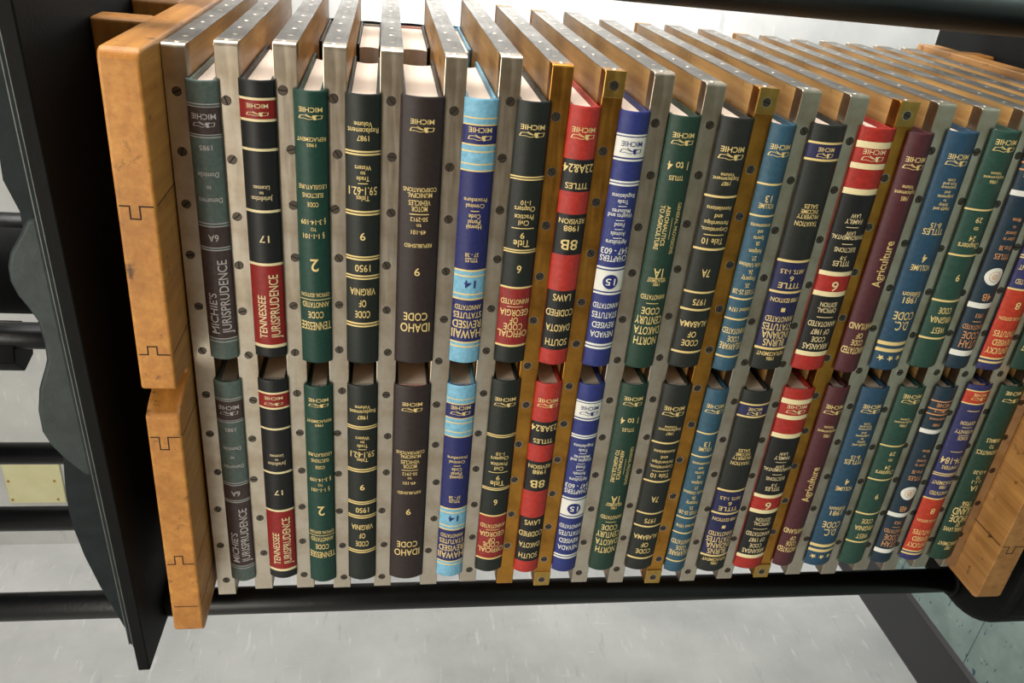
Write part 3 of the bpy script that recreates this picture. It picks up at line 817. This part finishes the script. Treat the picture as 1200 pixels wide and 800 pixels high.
SHAPES = {'LOGO', 'DASH', 'SQ', 'STARS', 'DISC', 'SEAL', 'RING'}
want('H')
for b in BOOKS:
    for r in b['text'] + b['extra'] + b['rot']:
        if r[0] not in SHAPES: want(r[0])
bpy.context.view_layer.update()
dg = bpy.context.evaluated_depsgraph_get()
for s, ob, cu in _jobs:
    ev = ob.evaluated_get(dg)
    me = ev.to_mesh()
    vs = [(v.co.x, v.co.y) for v in me.vertices]
    fs = [tuple(p.vertices) for p in me.polygons]
    ev.to_mesh_clear()
    _fonts[s] = (vs, fs)
for s, ob, cu in _jobs:
    bpy.data.objects.remove(ob)
    bpy.data.curves.remove(cu)
CAP = max(v[1] for v in _fonts['H'][0]) - min(v[1] for v in _fonts['H'][0])
CAP0 = min(v[1] for v in _fonts['H'][0])


def stroke(pts, w):
    out = []
    for a, b in zip(pts, pts[1:]):
        dx, dy = b[0] - a[0], b[1] - a[1]
        l = math.hypot(dx, dy) or 1
        nx, ny = -dy / l * w / 2, dx / l * w / 2
        out.append([(a[0] + nx, a[1] + ny), (b[0] + nx, b[1] + ny), (b[0] - nx, b[1] - ny), (a[0] - nx, a[1] - ny)])
    return out


LOGO = stroke([(-1.0, -0.30), (-0.88, 0.30), (-0.5, 0.36), (-0.1, 0.05), (0.2, 0.0)], 0.085) \
    + stroke([(-1.0, -0.30), (-0.55, -0.22), (-0.15, -0.42), (0.25, -0.25)], 0.085) \
    + stroke([(-0.42, 0.56), (-0.1, 0.18), (0.2, -0.05)], 0.10) \
    + [[(0.14, 0.40), (0.58, 0.46), (0.58, 0.26), (0.46, 0.2), (0.46, -0.50), (0.26, -0.50), (0.18, -0.1), (0.14, 0.2)]] \
    + stroke([(0.5, 0.30), (0.98, 0.36), (0.90, -0.30), (0.46, -0.34)], 0.085)


def ring(n, r, ph=0):
    return [(r * math.cos(2 * PI * i / n + ph), r * math.sin(2 * PI * i / n + ph)) for i in range(n)]


def star(cx, r):
    return [[(cx, 0)] + [(cx + (r if i % 2 == 0 else r * 0.4) * math.sin(PI * i / 5), (r if i % 2 == 0 else r * 0.4) * -math.cos(PI * i / 5)) for i in (j, (j + 1) % 10)] for j in range(10)]


def letters(spec, w):
    inks = [spec['ink']] + sorted({e[4] for e in spec['extra']} - {spec['ink']})
    bm = bmesh.new()

    def face(poly, mi, lift=0.0):
        vs = [bm.verts.new((x, spine_y(z, w) - 0.00028 - lift, z)) for x, z in poly]
        try:
            f = bm.faces.new(vs); f.material_index = mi
        except ValueError:
            pass

    def put(name, vmm, hmm, frac, mi, lift=0.0):
        xc = LEN / 2 - vmm / 1000
        hh = hmm / 1000
        if name in SHAPES:
            W = frac * w / 2
            # shapes are drawn as the photograph shows them: a to the right (-Z), b up (+X)
            if name == 'LOGO': polys, H, W = LOGO, hh / 1.35, W * 0.92
            elif name == 'DASH': polys, H = [[(-1, -0.5), (1, -0.5), (1, 0.5), (-1, 0.5)]], max(hh, 0.0005)
            elif name == 'SQ': polys, H = [[(-1, -1), (1, -1), (1, 1), (-1, 1)]], W
            elif name == 'STARS': polys, H = star(-0.75, 0.3) + star(0, 0.3) + star(0.75, 0.3), W
            elif name in ('DISC', 'SEAL'):
                R = ring(32, 1.0)
                polys = [[R[j], R[(j + 1) % 32], (0, 0)] for j in range(32)]
                W = hh / 2 if name == 'DISC' else W * 0.9
                H = W
            else:
                R, Q = ring(24, 1.0), ring(24, 0.9)
                polys = [[R[j], R[(j + 1) % 24], Q[(j + 1) % 24], Q[j]] for j in range(24)]
                polys += stroke([(-0.34, 0.4), (0.34, 0.4), (0.5, -0.1), (0.3, -0.45), (-0.3, -0.45), (-0.5, -0.1), (-0.34, 0.4)], 0.1) + stroke([(-0.45, 0.1), (0.45, 0.1)], 0.08) + stroke([(-0.4, -0.2), (0.4, -0.2)], 0.08) + stroke([(0, 0.4), (0, -0.45)], 0.08)
                H = W
                lift = 0.0003
            for p in polys:
                face([(xc + q[1] * H, -q[0] * W) for q in p], mi, lift)
            return
        vs, fs = _fonts[name]
        x0, x1 = min(v[0] for v in vs), max(v[0] for v in vs)
        sv = hh / CAP
        sh = frac * w / (x1 - x0)
        cx = (x0 + x1) / 2
        P = [(xc - (v[1] - CAP0 - CAP / 2) * sv, (v[0] - cx) * sh) for v in vs]
        for f in fs:
            face([P[i] for i in f], mi, lift)

    for (s, v, h, fr) in spec['text']:
        put(s, v, h, fr, 0)
    for (s, v, h, fr, ink) in spec['extra']:
        lift = 0.0002 if s in ('15',) else (0.0003 if s == 'RING' else 0.0)
        put(s, v, h, fr, inks.index(ink), lift)
    for (s, v0, v1, hf, u, o) in spec['rot']:
        vs, fs = _fonts[s]
        x0, x1 = min(v[0] for v in vs), max(v[0] for v in vs)
        if s == "MICHIE'S": v0 = v1 - (v1 - v0) * 0.56
        if s == 'TENNESSEE': v0 = v1 - (v1 - v0) * 0.68
        length = (v1 - v0) / 1000
        sh = length / (x1 - x0)
        sv = hf * w / CAP
        xa, xb = LEN / 2 - v1 / 1000, LEN / 2 - v0 / 1000
        zc = (0.5 - u) * w                       # u runs left to right in the photograph
        if o == 2:
            P = [(xa + (v[0] - x0) * sh, zc + (v[1] - CAP0 - CAP / 2) * sv) for v in vs]
        else:
            P = [(xb - (v[0] - x0) * sh, zc - (v[1] - CAP0 - CAP / 2) * sv) for v in vs]
        for f in fs:
            face([P[i] for i in f], 0)
    for (v0, v1, u) in spec['vline']:
        zc = (0.5 - u) * w
        xa, xb = LEN / 2 - v1 / 1000, LEN / 2 - v0 / 1000
        face([(xa, zc - 0.0002), (xb, zc - 0.0002), (xb, zc + 0.0002), (xa, zc + 0.0002)], 0)
    # cut the flat letters into strips and lay them on the rounded spine
    lifts = bm.verts.layers.float.new('lift')
    for v in bm.verts:
        v[lifts] = spine_y(v.co.z, w) - v.co.y
    for j in range(1, 18):
        zc = -w / 2 + w * j / 18
        bmesh.ops.bisect_plane(bm, geom=bm.verts[:] + bm.edges[:] + bm.faces[:], dist=1e-7, plane_co=(0, 0, zc), plane_no=(0, 0, 1))
    for v in bm.verts:
        l = v[lifts] or 0.00028
        v.co.y = spine_y(v.co.z, w) - l
    return bm, inks


def spine_mesh(spec, w, g):
    bands = spec['bands']
    cuts = {0.0, 1.2, 2.6, 241.0, 242.4, 243.5}
    for a, b, c in bands:
        cuts.add(a); cuts.add(b)
    cuts = sorted(cuts)
    mats = [spec['base']] + sorted({c for a, b, c in bands} - {spec['base']})
    n = 14
    zs = [-w / 2 + w * j / n for j in range(n + 1)]
    outer = [(spine_y(z, w), z) for z in zs]
    iw = w - 2 * ST
    inner = [(spine_y(z * w / iw, w) + ST * 1.3, z) for z in [iw / 2 - iw * j / n for j in range(n + 1)]]
    tail = [(0.0030, g / 2 - 0.0002), (0.0030, g / 2 - 0.0022)]
    prof = outer + inner
    bm = bmesh.new()
    rows = []
    for c in cuts:
        x = LEN / 2 - c / 1000
        e = 0.0006 if c in (0.0, 243.5) else (0.00015 if c in (1.2, 242.4) else 0.0)
        row = []
        for k_, (y, z) in enumerate(prof):
            inn = k_ > n
            row.append(bm.verts.new((x, y + (0 if inn else e), z * (1 - (0 if inn else e * 12)))))
        rows.append(row)
    m = len(prof)
    for r in range(len(rows) - 1):
        mid = (cuts[r] + cuts[r + 1]) / 2
        mi = 0
        for a, b, c in bands:
            if a <= mid <= b: mi = mats.index(c)
        for j in range(m):
            f = bm.faces.new([rows[r][j], rows[r + 1][j], rows[r + 1][(j + 1) % m], rows[r][(j + 1) % m]])
            f.material_index = mi if j < n else 0
            f.smooth = j < n
    # ends: bands of quads between outer and inner curves
    for row in (rows[0], rows[-1]):
        for j in range(n):
            bm.faces.new([row[j], row[j + 1], row[m - 2 - j], row[m - 1 - j]])
    return bm, mats


def build_book(spec, w, g, band, label, group, loc, ry):
    t = thing('law_book', loc, label, 'book', group)
    t.rotation_euler = (0, ry, 0)
    bm, mats = spine_mesh(spec, w, g)
    sp = link_mesh('spine', bm, mats, t)
    if spec['text']:
        bm, inks = letters(spec, w)
        lt = link_mesh('spine_lettering', bm, inks, sp)
    cov = spec['bands'][0][2] if spec.get('cover_band') else spec['base']
    cov = spec.get('cover', cov)
    for s in (1, -1):
        bm = bmesh.new()
        za, zb = sorted((s * g / 2, s * (g / 2 - 0.0024)))
        add_box(bm, -LEN / 2 + 0.0006, LEN / 2 - 0.0006, EDGE_Y + 0.0010, DEP, za, zb)
        link_mesh('cover_board', bm, cov, t, bevel=0.0005)
    h = g / 2 - 0.0026
    front = [(0.0016 + 0.0016 * 0, h), ]
    pts = [(0.0016, -h)] + [(DEP - 0.006 - 0.006 * (1 - (2 * j / 12 - 1) ** 2), -h + 2 * h * j / 12) for j in range(13)] + [(0.0016, h)]
    bm = bmesh.new()
    add_prism(bm, pts, -LEN / 2 + 0.005, LEN / 2 - 0.005, 'YZ')
    tb = link_mesh('text_block', bm, 'paper', t)
    for s in (1, -1):
        bm = bmesh.new()
        xa, xb = sorted((s * (LEN / 2 - 0.0052), s * (LEN / 2 - 0.0022)))
        add_box(bm, xa, xb, 0.0002, 0.0022, -h, h)
        link_mesh('headband', bm, band, tb, bevel=0.0006)
    return t


DESC = ['grey-green law book with brown labels marked 6A', 'black law book with red panels marked 17', 'dark green law book marked 2 in gold',
        'black law book with double gold lines marked 1950', 'thick dark brown Idaho code book marked 9', 'light blue and navy Hawaii book marked 14',
        'black Georgia code book with red label marked 6', 'red South Dakota book with black panels marked 8B', 'royal blue Nevada book with white bands marked 15',
        'dark green North Dakota book marked 1 to 4', 'black Alabama code book marked 7A', 'thin steel blue Delaware code book marked 13',
        'black Indiana statutes book with navy panel', 'red and black Arkansas code book with cream lines', 'thin maroon book with Agriculture written along the spine',
        'blue D.C. code book with three gold stars', 'green West Virginia code book marked 9', 'dark Utah code book with round white seal',
        'navy Kentucky book with broad orange panel', 'dark green Rhode Island book marked 1A']
BOOKS[5]['cover'] = 'sky'
CENTRE = []
for i, spec in enumerate(BOOKS):
    a, b = PLATES[i], PLATES[i + 1]
    uc, lc, w, uz, lz = BX[i]

    def zat(p, x):
        ct, cb, xt, xb = p
        return cb + (ct - cb) * (x - xb) / (xt - xb)
    g = min(zat(a, x) - zat(b, x) - PT for x in (-0.03, -0.27, -0.30, -0.54)) - 0.0004
    slope = ((a[0] - a[1]) / (a[2] - a[3]) + (b[0] - b[1]) / (b[2] - b[3])) / 2
    ry = -math.atan(slope)
    w = max(w, g + 0.003)
    lz_ = lambda x: (zat(a, x) + zat(b, x)) / 2
    band = 'band_red' if i in (4, 7, 13, 18) else ('band_blue' if i == 5 else 'band_black')
    up = build_book(spec, w, g, band, DESC[i] + ', in the upper row', 'law books in the upper row of the press',
                    (uc, 0, lz_(uc) + ZO), ry)
    kids = {}
    for o in up.children_recursive:
        kids.setdefault(o.parent.name, []).append(o)
    low = copy_tree(up, kids)
    low.location = (lc, 0, lz_(lc) + ZO)
    low['label'] = DESC[i] + ', in the lower row'
    low['group'] = 'law books in the lower row of the press'
    if i in (2, 3, 4, 5):
        bspec = dict(base={2: 'black', 3: 'blackgreen', 4: 'black', 5: 'steelblue'}[i], ink='gold', bands=[], text=[], extra=[], rot=[], vline=[])
        if i == 5: bspec['base'] = 'sky'
        lab = {2: 'black book seen fore-edge on behind the dark green book marked 2', 3: 'black book with checked headband behind the black book marked 1950',
               4: 'thick black book with red headband behind the dark brown Idaho book', 5: 'light blue book seen fore-edge on behind the light blue and navy book'}[i]
        bb = build_book(bspec, w, g, {2: 'band_black', 3: 'band_black', 4: 'band_red', 5: 'band_blue'}[i], lab, 'books at the back of the press facing away',
                        (uc, DEPTH, lz_(uc) + ZO), 0)
        bb.rotation_euler = Matrix.Rotation(ry, 4, 'Y').to_3x3().to_4x4().to_euler()
        bb.rotation_euler = (Matrix.Rotation(ry, 3, 'Y') @ Matrix.Rotation(PI, 3, 'X')).to_euler()
